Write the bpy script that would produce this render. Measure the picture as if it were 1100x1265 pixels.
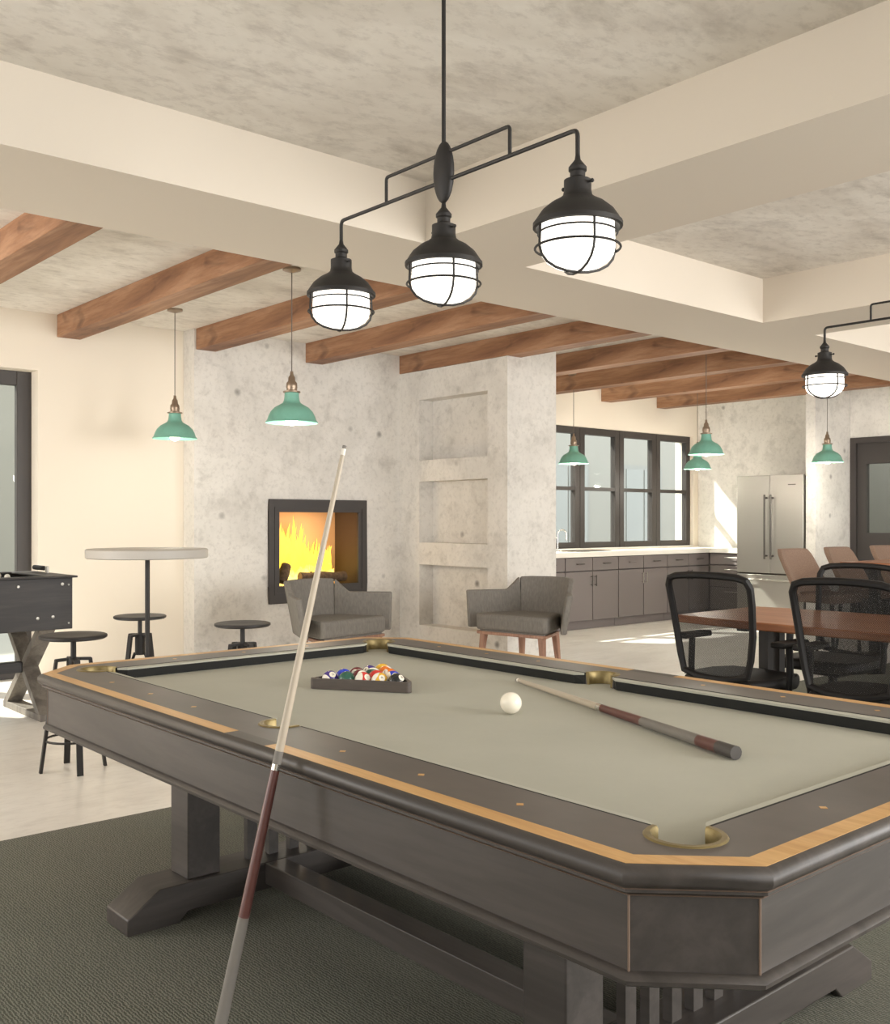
import bpy, bmesh, math, random
from math import sin, cos, pi, radians as R
from mathutils import Vector, Matrix
from mathutils.geometry import tessellate_polygon
random.seed(7)
S = bpy.context.scene
COL = S.collection
for o in list(bpy.data.objects): bpy.data.objects.remove(o)

# ------------------------------------------------------------------ camera
cd = bpy.data.cameras.new('camera'); cam = bpy.data.objects.new('camera', cd); COL.objects.link(cam)
cam.location = (0, 0, 1.274); cam.rotation_euler = (R(90), 0, R(-41.02))
cd.sensor_fit = 'HORIZONTAL'; cd.sensor_width = 36; cd.lens = 36*1244.56/1100; cd.shift_y = 9.86/1100
cd.clip_start = .05; cd.clip_end = 200
S.camera = cam
# ------------------------------------------------------------------ world, sun, added fill lamps, exposure
w = bpy.data.worlds.new('sky'); S.world = w; w.use_nodes = True
bg = w.node_tree.nodes['Background']; bg.inputs[0].default_value = (.97, .98, 1.0, 1); bg.inputs[1].default_value = 3.6
def sun(d, e, col):
    l = bpy.data.lights.new('sun', 'SUN'); l.energy = e; l.color = col; l.angle = R(1.2)
    o = bpy.data.objects.new('sun', l); COL.objects.link(o)
    o.rotation_euler = Vector(d).to_track_quat('-Z', 'Y').to_euler(); o.location = (-6, 14, 12)
sun((.65, -1, -1.1), 12, (1, .93, .82))
def area(name, loc, d, sx, sy, e, col=(1, .975, .945)):
    l = bpy.data.lights.new(name, 'AREA'); l.shape = 'RECTANGLE'; l.size = sx; l.size_y = sy; l.energy = e; l.color = col
    o = bpy.data.objects.new(name, l); COL.objects.link(o); o.location = loc
    o.rotation_euler = Vector(d).to_track_quat('-Z', 'Y').to_euler(); return o
# area lamps added at unseen wall openings to stand in for daylight
area('opening_fill', (-3.32, 6.2, 1.5), (1, 0, 0), 2.2, 2.6, 140)
area('opening_fill', (.6, -3.12, 1.5), (0, 1, 0), 2.2, 2.6, 15)
area('opening_fill', (4.3, -3.12, 1.5), (0, 1, 0), 2.2, 2.6, 290)
area('opening_fill', (8.3, -3.12, 1.5), (0, 1, 0), 2.2, 2.6, 220)
S.view_settings.view_transform = 'Standard'; S.view_settings.look = 'None'
S.view_settings.gamma = 1; S.view_settings.use_curve_mapping = False
S.view_settings.exposure = -0.05

# ------------------------------------------------------------------ materials
def lin(h):
    v = [int(h[i:i+2], 16)/255 for i in (0, 2, 4)]
    return tuple(((c+.055)/1.055)**2.4 if c > .04045 else c/12.92 for c in v)+(1,)
def base(name):
    m = bpy.data.materials.new(name); m.use_nodes = True
    nt = m.node_tree; return m, nt, nt.nodes['Principled BSDF']
def coords(nt, scale=(1, 1, 1), rot=(0, 0, 0)):
    t = nt.nodes.new('ShaderNodeTexCoord'); mp = nt.nodes.new('ShaderNodeMapping')
    mp.inputs['Scale'].default_value = scale; mp.inputs['Rotation'].default_value = rot
    nt.links.new(t.outputs['Object'], mp.inputs[0]); return mp.outputs[0]
def noise(nt, vec, scale, detail=4, rough=.55, dist=0):
    n = nt.nodes.new('ShaderNodeTexNoise'); n.inputs['Scale'].default_value = scale; n.inputs['Detail'].default_value = detail
    n.inputs['Roughness'].default_value = rough; n.inputs['Distortion'].default_value = dist
    nt.links.new(vec, n.inputs['Vector']); return n.outputs['Fac']
def ramp(nt, fac, stops):
    r = nt.nodes.new('ShaderNodeValToRGB'); el = r.color_ramp.elements
    while len(el) < len(stops): el.new(.5)
    for e, (p, c) in zip(el, stops): e.position = p; e.color = c
    nt.links.new(fac, r.inputs[0]); return r.outputs[0]
def mixc(nt, fac, a, b, mode='MIX'):
    m = nt.nodes.new('ShaderNodeMix'); m.data_type = 'RGBA'; m.blend_type = mode
    for s, v in ((m.inputs[0], fac), (m.inputs[6], a), (m.inputs[7], b)):
        if hasattr(v, 'links') or hasattr(v, 'is_linked'): nt.links.new(v, s)
        else: s.default_value = v
    return m.outputs[2]
def bump(nt, p, fac, st, dist=.01):
    b = nt.nodes.new('ShaderNodeBump'); b.inputs['Strength'].default_value = st; b.inputs['Distance'].default_value = dist
    nt.links.new(fac, b.inputs['Height']); nt.links.new(b.outputs[0], p.inputs['Normal'])
def plain(name, h, rough=.5, metal=0, var=None, scale=8, stretch=(1, 1, 1), bmp=0, spec=None):
    m, nt, p = base(name); p.inputs['Roughness'].default_value = rough; p.inputs['Metallic'].default_value = metal
    if spec is not None: p.inputs['Specular IOR Level'].default_value = spec
    c = lin(h); p.inputs['Base Color'].default_value = c; m.diffuse_color = c
    if var:
        f = noise(nt, coords(nt, stretch), scale, 5, .6)
        nt.links.new(ramp(nt, f, [(.3, lin(h)), (.7, lin(var))]), p.inputs['Base Color'])
        if bmp: bump(nt, p, f, bmp)
    return m
def concrete(name, a, b, dark, sc=1.1, rough=.7, spots=True, stretch=(1, 1, 1)):
    m, nt, p = base(name); v = coords(nt, stretch)
    f1 = noise(nt, v, sc, 6, .62, .4); c = ramp(nt, f1, [(.34, lin(b)), (.5, lin(a)), (.68, lin(b))])
    f2 = noise(nt, v, sc*4.2, 8, .68, .3); c = mixc(nt, ramp(nt, f2, [(.52, (0, 0, 0, 1)), (.76, (.6, .6, .6, 1))]), c, lin(dark))
    f4 = noise(nt, v, sc*22, 4, .7); c = mixc(nt, ramp(nt, f4, [(.5, (0, 0, 0, 1)), (.75, (.38, .38, .38, 1))]), c, lin(dark))
    if spots:
        vo = nt.nodes.new('ShaderNodeTexVoronoi'); vo.inputs['Scale'].default_value = 3.1; nt.links.new(v, vo.inputs['Vector'])
        s = ramp(nt, vo.outputs['Distance'], [(0, (.9, .9, .9, 1)), (.06, (.6, .6, .6, 1)), (.13, (0, 0, 0, 1))])
        f3 = noise(nt, v, 1.7, 2); s2 = ramp(nt, f3, [(.43, (0, 0, 0, 1)), (.55, (1, 1, 1, 1))])
        c = mixc(nt, mixc(nt, 1.0, s, s2, 'MULTIPLY'), c, lin('5d5852'))
    nt.links.new(c, p.inputs['Base Color']); p.inputs['Roughness'].default_value = rough
    bump(nt, p, f2, .12, .01); return m
def wood(name, a, b, c_, sc=1.0, axis='Y', rough=.55, knots=False):
    st = {'X': (.25, 3, 3), 'Y': (3, .25, 3), 'Z': (3, 3, .25)}[axis]
    m, nt, p = base(name); v = coords(nt, tuple(x*sc for x in st))
    f = noise(nt, v, 2.2, 7, .62, 1.1); col = ramp(nt, f, [(.28, lin(c_)), (.47, lin(a)), (.6, lin(b)), (.78, lin(a))])
    f2 = noise(nt, v, 16, 3, .6); col = mixc(nt, ramp(nt, f2, [(.45, (0, 0, 0, 1)), (.8, (.55, .55, .55, 1))]), col, lin(c_))
    if knots:
        f3 = noise(nt, coords(nt, tuple(1.7 if x == 3*sc else .8 for x in st)), 2.6, 3, .5, .8)
        col = mixc(nt, ramp(nt, f3, [(.58, (0, 0, 0, 1)), (.72, (.8, .8, .8, 1))]), col, lin('4a2f22'))
    nt.links.new(col, p.inputs['Base Color']); p.inputs['Roughness'].default_value = rough; bump(nt, p, f, .08, .005); return m
def emit(name, h, st):
    m, nt, p = base(name); p.inputs['Base Color'].default_value = lin(h); p.inputs['Emission Color'].default_value = lin(h)
    p.inputs['Emission Strength'].default_value = st; return m
def glass(name, refl=.10, tint=(.92, .95, .95, 1)):
    m, nt, p = base(name); nt.nodes.remove(p)
    t = nt.nodes.new('ShaderNodeBsdfTransparent'); t.inputs[0].default_value = tint
    g = nt.nodes.new('ShaderNodeBsdfGlossy'); g.inputs['Roughness'].default_value = .02
    l = nt.nodes.new('ShaderNodeLayerWeight'); l.inputs['Blend'].default_value = refl
    x = nt.nodes.new('ShaderNodeMixShader'); nt.links.new(l.outputs['Fresnel'], x.inputs[0])
    nt.links.new(t.outputs[0], x.inputs[1]); nt.links.new(g.outputs[0], x.inputs[2])
    nt.links.new(x.outputs[0], nt.nodes['Material Output'].inputs[0]); return m
def mesh_net(name, h, alpha):
    m, nt, p = base(name); p.inputs['Base Color'].default_value = lin(h); p.inputs['Roughness'].default_value = .8
    v = coords(nt, (260, 260, 260)); k = nt.nodes.new('ShaderNodeTexChecker'); k.inputs['Scale'].default_value = 1
    nt.links.new(v, k.inputs['Vector'])
    a = nt.nodes.new('ShaderNodeMapRange'); a.inputs['To Min'].default_value = alpha-.18; a.inputs['To Max'].default_value = alpha+.18
    nt.links.new(k.outputs['Fac'], a.inputs[0]); nt.links.new(a.outputs[0], p.inputs['Alpha']); return m

CREAM = plain('cream_paint', 'e5dbcb', .8)
SOFFIT = plain('soffit_paint', 'd9cfc0', .8)
CONC = concrete('wall_concrete', 'dedad3', 'd0ccc5', 'a09b94')
CONC_C = concrete('ceiling_concrete', 'ece7de', 'd8d1c6', '9f968a', .6, .8, False, (1, 1.6, 1))
CONC_F = concrete('floor_concrete', 'ebe6de', 'e0dad1', 'c4bdb3', .8, .32, False, (.7, 1.8, 1))
BEAM = wood('beam_wood', '9c7152', 'b08768', '724e38', 1, 'Y', .65, True)
TWOOD = wood('table_dark_wood', '3f3a36', '49433f', '322d2a', 1.2, 'Y', .45)
TWOOD_X = wood('table_dark_wood_cross', '3f3a36', '49433f', '322d2a', 1.2, 'X', .45)
TRAIL = plain('rail_stained_wood', '46413d', .42, 0, '5c5550', 4, (1, .6, 1))
TSEAM = plain('seam_bronze', '6e5a4b', .5)
GOLD = wood('honey_inlay', 'c39558', 'cfa468', 'b18248', 2.5, 'Y', .4)
BRASS = plain('brushed_brass', '8f8058', .42, .7, '7a6c48', 40)
CLOTH = plain('grey_baize', 'b1b0a3', .95, 0, 'abaa9d', 3)
BLACKCUSH = plain('cushion_black', '191a18', .8)
CARPET = None
def carpet_mat():
    m, nt, p = base('woven_carpet'); v = coords(nt)
    f = noise(nt, v, .9, 3); c = ramp(nt, f, [(.35, lin('717367')), (.65, lin('7e7b6f'))])
    wv = nt.nodes.new('ShaderNodeTexWave'); wv.inputs['Scale'].default_value = 34; wv.inputs['Distortion'].default_value = 5; wv.inputs['Detail'].default_value = 2; wv.inputs['Detail Scale'].default_value = 3
    nt.links.new(v, wv.inputs['Vector']); c = mixc(nt, wv.outputs['Fac'], c, lin('54564b'))
    nt.links.new(c, p.inputs['Base Color']); p.inputs['Roughness'].default_value = .95; bump(nt, p, wv.outputs['Fac'], .5, .004); return m
CARPET = carpet_mat()
BLACKM = plain('black_metal', '2b2826', .5, .3)
LAMPM = plain('lamp_black_metal', '252220', .55, .2)
FRAME = plain('window_frame_charcoal', '393431', .5)
STEEL = plain('stainless_steel', 'a9a59d', .34, .55)
DSTEEL = plain('dark_steel', '55504b', .4, .6)
CHROME = plain('chrome', 'd8d6d0', .15, .9)
CAB = plain('cabinet_grey', '7b7371', .55)
CABD = plain('cabinet_gap', '5a5452', .6)
QUARTZ = plain('white_quartz', 'f3efe6', .25)
GREEN = plain('green_enamel', '72aa97', .5, 0, '7ab19f', 20)
GREENIN = plain('green_enamel_inside', 'a9d6a0', .5)
NICKEL = plain('aged_nickel', '9a8876', .35, .7)
CORD = plain('grey_cord', '6b625a', .7)
BULB = emit('bulb_white', 'fff3dc', 3.5)
GLOBE = emit('milk_glass_lit', 'fffaf0', 1.9)
GREYTOP = plain('grey_tabletop', 'b5b0a8', .5)
FOOS = wood('charred_oak', '2b2725', '35302d', '1d1b1a', 1.6, 'X', .5)
FOOSL = wood('weathered_leg_oak', '6a635b', '7a736a', '4c4640', 1.4, 'Z', .55)
FABRIC = plain('grey_tweed', '6d6963', .95, 0, '807b74', 70, (1, 1, .3))
LEGW = wood('walnut_leg', '9a7460', 'a9836e', '7f5d4c', 2, 'Z', .5)
CONFW = wood('conference_walnut', 'a5673f', 'b57a50', '8a5231', 1.3, 'Y', .35)
BEIGE = plain('beige_weave', '97806f', .95, 0, '846b5c', 120)
NET = mesh_net('black_mesh', '1d1b1a', .70)
BLACKP = plain('black_plastic', '1b1918', .55, spec=.3)
GLASS = glass('pane_glass', .16)
GLASSK = glass('kitchen_glass', .12)
FACADE = plain('outside_plaster', '97948b', .9)
FACADE2 = plain('outside_plaster_warm', '8e8b81', .9)
OFRAME = plain('outside_window_frame', '908f89', .8)
OGLASS = plain('outside_glass', '8b8c86', .2)
SHAFT = plain('maple_shaft', 'b6aa97', .4)
MAROON = plain('maroon_butt', '5e3a34', .3)
WRAP = plain('grey_wrap', '77726b', .6)
RUBBER = plain('rubber_dark', '4a4643', .6)

# ------------------------------------------------------------------ mesh builder
class G:
    def __init__(s): s.v = []; s.f = []
    def add(s, vs, fs):
        n = len(s.v); s.v += [tuple(x) for x in vs]; s.f += [tuple(i+n for i in f) for f in fs]; return s
    def box(s, x0, x1, y0, y1, z0, z1):
        return s.add([(x0, y0, z0), (x1, y0, z0), (x1, y1, z0), (x0, y1, z0), (x0, y0, z1), (x1, y0, z1), (x1, y1, z1), (x0, y1, z1)],
                     [(3, 2, 1, 0), (4, 5, 6, 7), (0, 1, 5, 4), (1, 2, 6, 5), (2, 3, 7, 6), (3, 0, 4, 7)])
    def prism(s, poly, z0, z1, holes=()):
        loops = [list(poly)]+[list(h) for h in holes]; flat = [p for l in loops for p in l]; n = len(flat)
        tri = tessellate_polygon([[Vector((p[0], p[1], 0)) for p in l] for l in loops])
        fs = []
        for t in tri:
            a, b, c = [Vector((flat[i][0], flat[i][1], 0)) for i in t]
            if (b-a).cross(c-a).z < 0: t = (t[0], t[2], t[1])
            fs += [tuple(i+n for i in t), (t[2], t[1], t[0])]
        k = 0
        for li, l in enumerate(loops):
            area2 = sum(l[i][0]*l[(i+1) % len(l)][1]-l[(i+1) % len(l)][0]*l[i][1] for i in range(len(l)))
            flip = (area2 < 0) != (li > 0)
            for i in range(len(l)):
                a, b = k+i, k+(i+1) % len(l)
                fs.append((b, a, a+n, b+n) if flip else (a, b, b+n, a+n))
            k += len(l)
        return s.add([(p[0], p[1], z0) for p in flat]+[(p[0], p[1], z1) for p in flat], fs)
    def profile(s, poly, axis, a0, a1):
        """prism of a 2-D outline along an axis: axis 'X' outline (y,z); axis 'Y' outline (x,z)"""
        g = G().prism(poly, a0, a1)
        vs = [(z, x, y) for x, y, z in g.v] if axis == 'X' else [(x, z, y) for x, y, z in g.v]
        fs = g.f if axis == 'X' else [f[::-1] for f in g.f]
        return s.add(vs, fs)
    def lathe(s, prof, n=20, c=(0, 0, 0), axis=None):
        q = Vector((0, 0, 1)).rotation_difference(Vector(axis).normalized()) if axis else None
        vs = []; fs = []; m = len(prof)
        for r, z in prof:
            for k in range(n):
                p = Vector((max(r, 1e-5)*cos(2*pi*k/n), max(r, 1e-5)*sin(2*pi*k/n), z))
                if q: p = q @ p
                vs.append((p.x+c[0], p.y+c[1], p.z+c[2]))
        for j in range(m-1):
            for k in range(n):
                a, b = j*n+k, j*n+(k+1) % n; fs.append((a, b, b+n, a+n))
        return s.add(vs, fs)
    def cyl(s, a, b, r0, r1=None, n=12):
        a, b = Vector(a), Vector(b); r1 = r0 if r1 is None else r1; L = (b-a).length
        return s.lathe([(0, 0), (r0, 0), (r1, L), (0, L)], n, a, b-a)
    def tube(s, pts, r, n=8, closed=False):
        pts = [Vector(p) for p in pts]; m = len(pts); vs = []; fs = []; up = Vector((0, 0, 1)); prev = None
        for i, p in enumerate(pts):
            a = pts[(i-1) % m] if (closed or i) else p; b = pts[(i+1) % m] if (closed or i < m-1) else p
            t = (b-a).normalized()
            if prev is None: u = t.orthogonal().normalized()
            else:
                u = prev-t*prev.dot(t); u.normalize()
            prev = u; w_ = t.cross(u); rr = r[i] if isinstance(r, (list, tuple)) else r
            vs += [p+(u*cos(2*pi*k/n)+w_*sin(2*pi*k/n))*rr for k in range(n)]
        for i in range(m if closed else m-1):
            for k in range(n):
                a, b = i*n+k, i*n+(k+1) % n; c, d = ((i+1) % m)*n+(k+1) % n, ((i+1) % m)*n+k; fs.append((a, b, c, d))
        if not closed: fs += [tuple(range(n))[::-1], tuple((m-1)*n+k for k in range(n))]
        return s.add(vs, fs)
    def sphere(s, c, r, n=16, m=10, sc=(1, 1, 1)):
        g = G().lathe([(r*sin(pi*j/m), -r*cos(pi*j/m)) for j in range(m+1)], n)
        return s.add([(x*sc[0]+c[0], y*sc[1]+c[1], z*sc[2]+c[2]) for x, y, z in g.v], g.f)
    def mesh(s, name):
        me = bpy.data.meshes.new(name); me.from_pydata(s.v, [], s.f)
        bm = bmesh.new(); bm.from_mesh(me); bmesh.ops.remove_doubles(bm, verts=bm.verts, dist=1e-5)
        bmesh.ops.recalc_face_normals(bm, faces=bm.faces); bm.to_mesh(me); bm.free(); return me
    def obj(s, name, mat, parent=None, smooth=False, bevel=0, label=None, seg=2):
        me = s.mesh(name); me.materials.append(mat)
        if smooth or bevel:
            me.polygons.foreach_set('use_smooth', [True]*len(me.polygons))
            if not bevel: me.set_sharp_from_angle(angle=R(38))
        o = bpy.data.objects.new(name, me); COL.objects.link(o); o.parent = parent
        if bevel:
            b = o.modifiers.new('bevel', 'BEVEL'); b.width = bevel; b.segments = seg; b.limit_method = 'ANGLE'; b.angle_limit = R(35); b.harden_normals = False
            o.data.set_sharp_from_angle(angle=R(38))
        if label: o['label'] = label
        return o
def tag(o, label, cat, group=None, kind=None):
    o['label'] = label; o['category'] = cat
    if group: o['group'] = group
    if kind: o['kind'] = kind
    return o
def thing(name, label, cat, loc=(0, 0, 0), rz=0, group=None):
    o = bpy.data.objects.new(name, None); COL.objects.link(o); o.location = loc; o.rotation_euler = (0, 0, rz)
    o.empty_display_size = .1; return tag(o, label, cat, group)
def struct(o, label=None, cat=None):
    o['kind'] = 'structure'
    if label: o['label'] = label
    if cat: o['category'] = cat
    return o
def kids(o): return [c for c in bpy.data.objects if c.parent == o]
def dup(o, loc, rz=None, label=None, parent=None):
    c = o.copy(); COL.objects.link(c); c.parent = parent
    if parent is None: c.location = loc
    if rz is not None: c.rotation_euler = (0, 0, rz)
    if label: c['label'] = label
    for k in kids(o): dup(k, None, None, None, c)
    return c

# ------------------------------------------------------------------ room shell
ZC, ZS = 2.935, 2.633          # slab and dropped-beam undersides
YW, YF = 8.21, 8.01            # far wall, fireplace wall
XR = 11.785
X0, Y0 = -3.2, -3.0
struct(G().box(X0-.2, XR+.2, Y0-.2, YW+.3, -.12, 0).obj('floor', CONC_F), 'pale polished concrete floor with soft clouding', 'floor')
struct(G().box(X0-.2, XR+.2, Y0-.2, YW+.3, ZC, ZC+.15).obj('ceiling', CONC_C), 'mottled grey concrete ceiling slab above the dropped beams', 'ceiling')
def wall_y(name, y0, y1, x0, x1, holes, mat, z0=0, z1=ZC):
    """wall parallel to X with rectangular holes (xa,xb,za,zb), left to right"""
    g = G(); x = x0
    for xa, xb, za, zb in holes:
        g.box(x, xa, y0, y1, z0, z1)
        if za > z0: g.box(xa, xb, y0, y1, z0, za)
        g.box(xa, xb, y0, y1, zb, z1); x = xb
    g.box(x, x1, y0, y1, z0, z1); return g.obj(name, mat)
LW = (.95, 2.829, .0, 2.47); KW = (7.11, 11.67, .915, 2.418)
struct(wall_y('wall_far', YW, YW+.3, X0-.2, XR+.2, [LW, (4.85, 5.90, .60, 1.40), KW], CREAM), 'smooth cream plaster wall with the tall glass door and the kitchen window', 'wall')
struct(wall_y('wall_back', Y0-.2, Y0, X0-.2, XR+.2, [(-.6, 1.8, .3, 2.8), (3.1, 5.5, .3, 2.8), (7.1, 9.5, .3, 2.8)], CREAM), 'cream wall with three window openings behind the viewer', 'wall')
gl = G(); y = Y0
for ya, yb in ((.6, 3.0), (5.0, 7.4)):
    gl.box(X0-.2, X0, y, ya, 0, ZC); gl.box(X0-.2, X0, ya, yb, 0, .3); gl.box(X0-.2, X0, ya, yb, 2.8, ZC); y = yb
gl.box(X0-.2, X0, y, YW, 0, ZC)
struct(gl.obj('wall_left', CREAM), 'cream side wall with two window openings', 'wall')
DY0, DY1 = 4.55, 6.01   # door opening in right wall
g = G().box(XR, XR+.2, DY1, YW, 0, ZC).box(XR, XR+.2, DY0, DY1, 2.27, ZC).box(XR, XR+.2, Y0, DY0, 0, ZC)
struct(g.obj('wall_right', CONC), 'grey concrete wall with sun patch beside the refrigerator', 'wall')
struct(G().box(10.95, XR, 6.015, 6.136, 0, ZC).obj('wall_stub', CONC), 'narrow concrete partition standing between refrigerator and dark door', 'wall')
# fireplace wall: block around firebox opening, then wing wall with three niches
FB = (4.90, 5.85, .62, 1.38)
g = G(); YB = YW
g.box(4.087, FB[0], YF, YB, 0, ZC).box(FB[1], 6.36, YF, YB, 0, ZC).box(FB[0], FB[1], YF, YB, 0, FB[2]).box(FB[0], FB[1], YF, YB, FB[3], ZC)
struct(g.obj('wall_fireplace', CONC), 'light grey mottled concrete chimney wall around the fireplace', 'wall')
XN, XE, YE = 6.36, 7.0, 6.457
NY = (6.716, 7.70); NZ = [(.235, .835), (1.05, 1.655), (1.862, 2.462)]; ND = .178
g = G().box(XN+ND, XE, YE, YB, 0, 2.75).box(XN, XN+ND, YE, NY[0], 0, 2.75).box(XN, XN+ND, NY[1], YB, 0, 2.75)
z = 0
for a, b in NZ: g.box(XN, XN+ND, NY[0], NY[1], z, a); z = b
g.box(XN, XN+ND, NY[0], NY[1], z, 2.75).box(6.552, XE, YE, YB, 2.75, ZC)
struct(g.obj('wall_wing', CONC), 'concrete wing wall with three stacked recessed niches', 'wall')
# dropped beams of the ceiling
struct(G().box(X0, XR, 3.80, 4.58, ZS, ZC).obj('trim_1', SOFFIT), 'cream dropped ceiling beam running across the room past the pool lights', 'ceiling beam')
struct(G().box(3.18, 3.88, Y0, 3.80, ZS, ZC).obj('trim_2', SOFFIT), 'cream dropped ceiling beam between pool lights and conference lights', 'ceiling beam')
struct(G().box(6.21, 6.91, Y0, 3.80, ZS, ZC).obj('trim_3', SOFFIT), 'cream dropped ceiling beam beyond the conference lights', 'ceiling beam')
tag(G().box(X0+.01, XR-.01, Y0+.01, 4.155, 0, .006).obj('carpet', CARPET), 'dark olive woven carpet spread under the pool table', 'carpet')
# timber beams
ords = ['leftmost timber ceiling beam, cut by the left picture edge', 'timber ceiling beam ending on the cream wall above the bar table',
        'timber ceiling beam meeting the left end of the fireplace wall', 'timber ceiling beam ending on the concrete wall above the fireplace frame',
        'timber ceiling beam running along the top of the niche wall', 'first timber ceiling beam to the right of the niche wall',
        'second timber ceiling beam to the right of the niche wall', 'third timber ceiling beam right of the niche wall, ending above the kitchen window',
        'rightmost timber ceiling beam, ending near the concrete kitchen wall']
for k in range(9):
    xb = 1.855+1.1245*k; ye = YF if 2 <= k <= 4 else YW
    yy = 4.58
    o = G().box(0, .19, 0, ye-yy, -.182, 0).obj('ceiling_beam', BEAM, bevel=.004); o.location = (xb, yy, ZC)
    tag(o, ords[k], 'beam', 'timber ceiling beams')

# ------------------------------------------------------------------ windows and door
def sash(parent, x0, x1, y0, y1, z0, z1, w_, mids=(), glassm=None):
    f = G().box(x0, x0+w_, y0, y1, z0, z1).obj('stile', FRAME, parent, bevel=.004)
    G().box(x1-w_, x1, y0, y1, z0, z1).obj('stile', FRAME, parent, bevel=.004)
    G().box(x0+w_, x1-w_, y0, y1, z0, z0+w_).obj('rail', FRAME, parent, bevel=.004)
    G().box(x0+w_, x1-w_, y0, y1, z1-w_, z1).obj('rail', FRAME, parent, bevel=.004)
    zz = z0+w_
    for m_ in list(mids)+[None]:
        top = z1-w_ if m_ is None else m_-.022
        ym = (y0+y1)/2
        G().box(x0+w_, x1-w_, ym-.004, ym+.004, zz, top).obj('pane', glassm or GLASS, parent)
        if m_ is not None:
            G().box(x0+w_, x1-w_, y0+.005, y1-.005, m_-.022, m_+.022).obj('glazing_bar', FRAME, parent); zz = m_+.022
def root(name, loc=(0, 0, 0)):
    o = bpy.data.objects.new(name, None); COL.objects.link(o); o.location = loc; return o
wn = struct(root('window_1'), 'tall charcoal framed glass door at the left picture edge', 'window')
sash(wn, LW[0], 1.88, YW+.15, YW+.21, .0, 2.47, .115)
sash(wn, 1.88, LW[1], YW+.15, YW+.21, .0, 2.47, .115)
wn = struct(root('window_2'), 'row of charcoal framed casements above the kitchen counter', 'window')
for k in range(6):
    x = KW[0]+.76*k; sash(wn, x+.004, x+.756, YW+.05, YW+.13, KW[2], KW[3], .085, (1.66,), GLASSK)
G().box(KW[0], KW[1], YW, YW+.05, KW[2]-.002, KW[2]+.012).obj('window_sill', QUARTZ, wn)
dr = struct(root('door_1'), 'dark charcoal door with a glazed upper panel at the right edge', 'door')
g = G().box(XR+.02, XR+.09, DY1-.185, DY1, 0, 2.27).box(XR+.02, XR+.09, DY0, DY0+.185, 0, 2.27).box(XR+.02, XR+.09, DY0+.185, DY1-.185, 0, 1.12).box(XR+.02, XR+.09, DY0+.185, DY1-.185, 1.95, 2.27)
g.obj('door_leaf', FRAME, dr)
G().box(XR+.05, XR+.06, DY0+.185, DY1-.185, 1.12, 1.95).obj('pane', GLASS, dr)
G().box(XR-.02, XR+.02, DY1-.07, DY1, 0, 2.27).box(XR-.02, XR+.02, DY0, DY0+.07, 0, 2.27).box(XR-.02, XR+.02, DY0+.07, DY1-.07, 2.20, 2.27).obj('door_frame', FRAME, dr)
# corridor behind the door, built without a ceiling
struct(G().box(XR+.2, XR+2.2, 3.2, 3.3, 0, ZC).box(XR+2.2, XR+2.3, 3.2, 7.0, 0, ZC).box(XR+.2, XR+2.3, 7.0, 7.1, 0, ZC).obj('wall_corridor', FACADE2), 'pale corridor wall seen through the door pane', 'wall')
struct(G().box(XR+.2, XR+2.3, 3.2, 7.1, -.12, 0).obj('floor_corridor', CONC_F), 'pale corridor floor behind the dark door', 'floor')

# ------------------------------------------------------------------ outside
struct(G().box(-30, 45, YW+.3, 60, -.4, -.15).obj('ground_outside', FACADE2), 'pale paved ground outside the windows', 'ground')
def building(loc, w_, d, h, label, cols, rows, mat):
    b = thing('building', label, 'building', loc)
    G().box(0, w_, 0, d, 0, h).obj('wall', mat, b)
    for i in range(cols):
        for j in range(rows):
            x = w_*(i+.5)/cols; z_ = h*(j+.5)/rows
            f = G().box(x-.75, x+.75, -.06, 0, z_-1.0, z_+1.0).obj('window_frame', OFRAME, b)
            G().box(x-.66, x-.03, -.08, -.055, z_-.9, z_+.9).box(x+.03, x+.66, -.08, -.055, z_-.9, z_+.9).obj('pane', OGLASS, f)
    G().box(-.2, w_+.2, -.25, d, h, h+.25).obj('cornice', mat, b)
building((7.5, 15.5, -.15), 22, 6, 7.0, 'pale plaster building seen through the kitchen window', 8, 2, FACADE)
building((-6, 17.5, -.15), 12, 6, 6.5, 'pale building behind the left glass door', 4, 2, FACADE2)

# ------------------------------------------------------------------ fireplace
fp = thing('fireplace_insert', 'square charcoal framed fireplace with glass front set in the concrete wall', 'fireplace', (4.823, YF, .503))
W, Hh = 1.103, .963
g = G()
for a, b, c, d in ((0, W, 0, .155), (0, W, Hh-.12, Hh), (0, .105, .155, Hh-.12), (W-.105, W, .155, Hh-.12)): g.box(a, b, -.03, .0, c, d)
g.obj('frame', FRAME, fp, bevel=.004)
g = G()
for a, b, c, d in ((.05, W-.05, .08, .10), (.05, W-.05, Hh-.085, Hh-.07), (.05, .065, .10, Hh-.085), (W-.065, W-.05, .10, Hh-.085)): g.box(a, b, -.038, -.029, c, d)
g.obj('inner_trim', FRAME, fp)
FIREB = plain('firebrick_pale', 'd2a87e', .9)
DARKB = plain('firebox_dark', '4a3a2e', .7)
bx0, bx1, bz0, bz1, bd = .085, W-.085, .13, .87, .40
G().box(bx0, bx1, bd, bd+.02, bz0, bz1).obj('firebox_back', FIREB, fp)
G().box(bx0-.007, bx0, 0.001, bd+.02, bz0, bz1).obj('firebox_side', DARKB, fp); G().box(bx1, bx1+.007, .001, bd+.02, bz0, bz1).obj('firebox_side', DARKB, fp)
G().box(bx0-.007, bx1+.007, .001, bd+.02, bz0-.01, bz0).obj('firebox_floor', DARKB, fp); G().box(bx0-.007, bx1+.007, .001, bd+.02, bz1, bz1+.006).obj('firebox_roof', DARKB, fp)
G().box(.105, W-.105, -.012, -.006, .155, Hh-.12).obj('glass_door', glass('fire_glass', .05, (1, .98, .95, 1)), fp)
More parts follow.
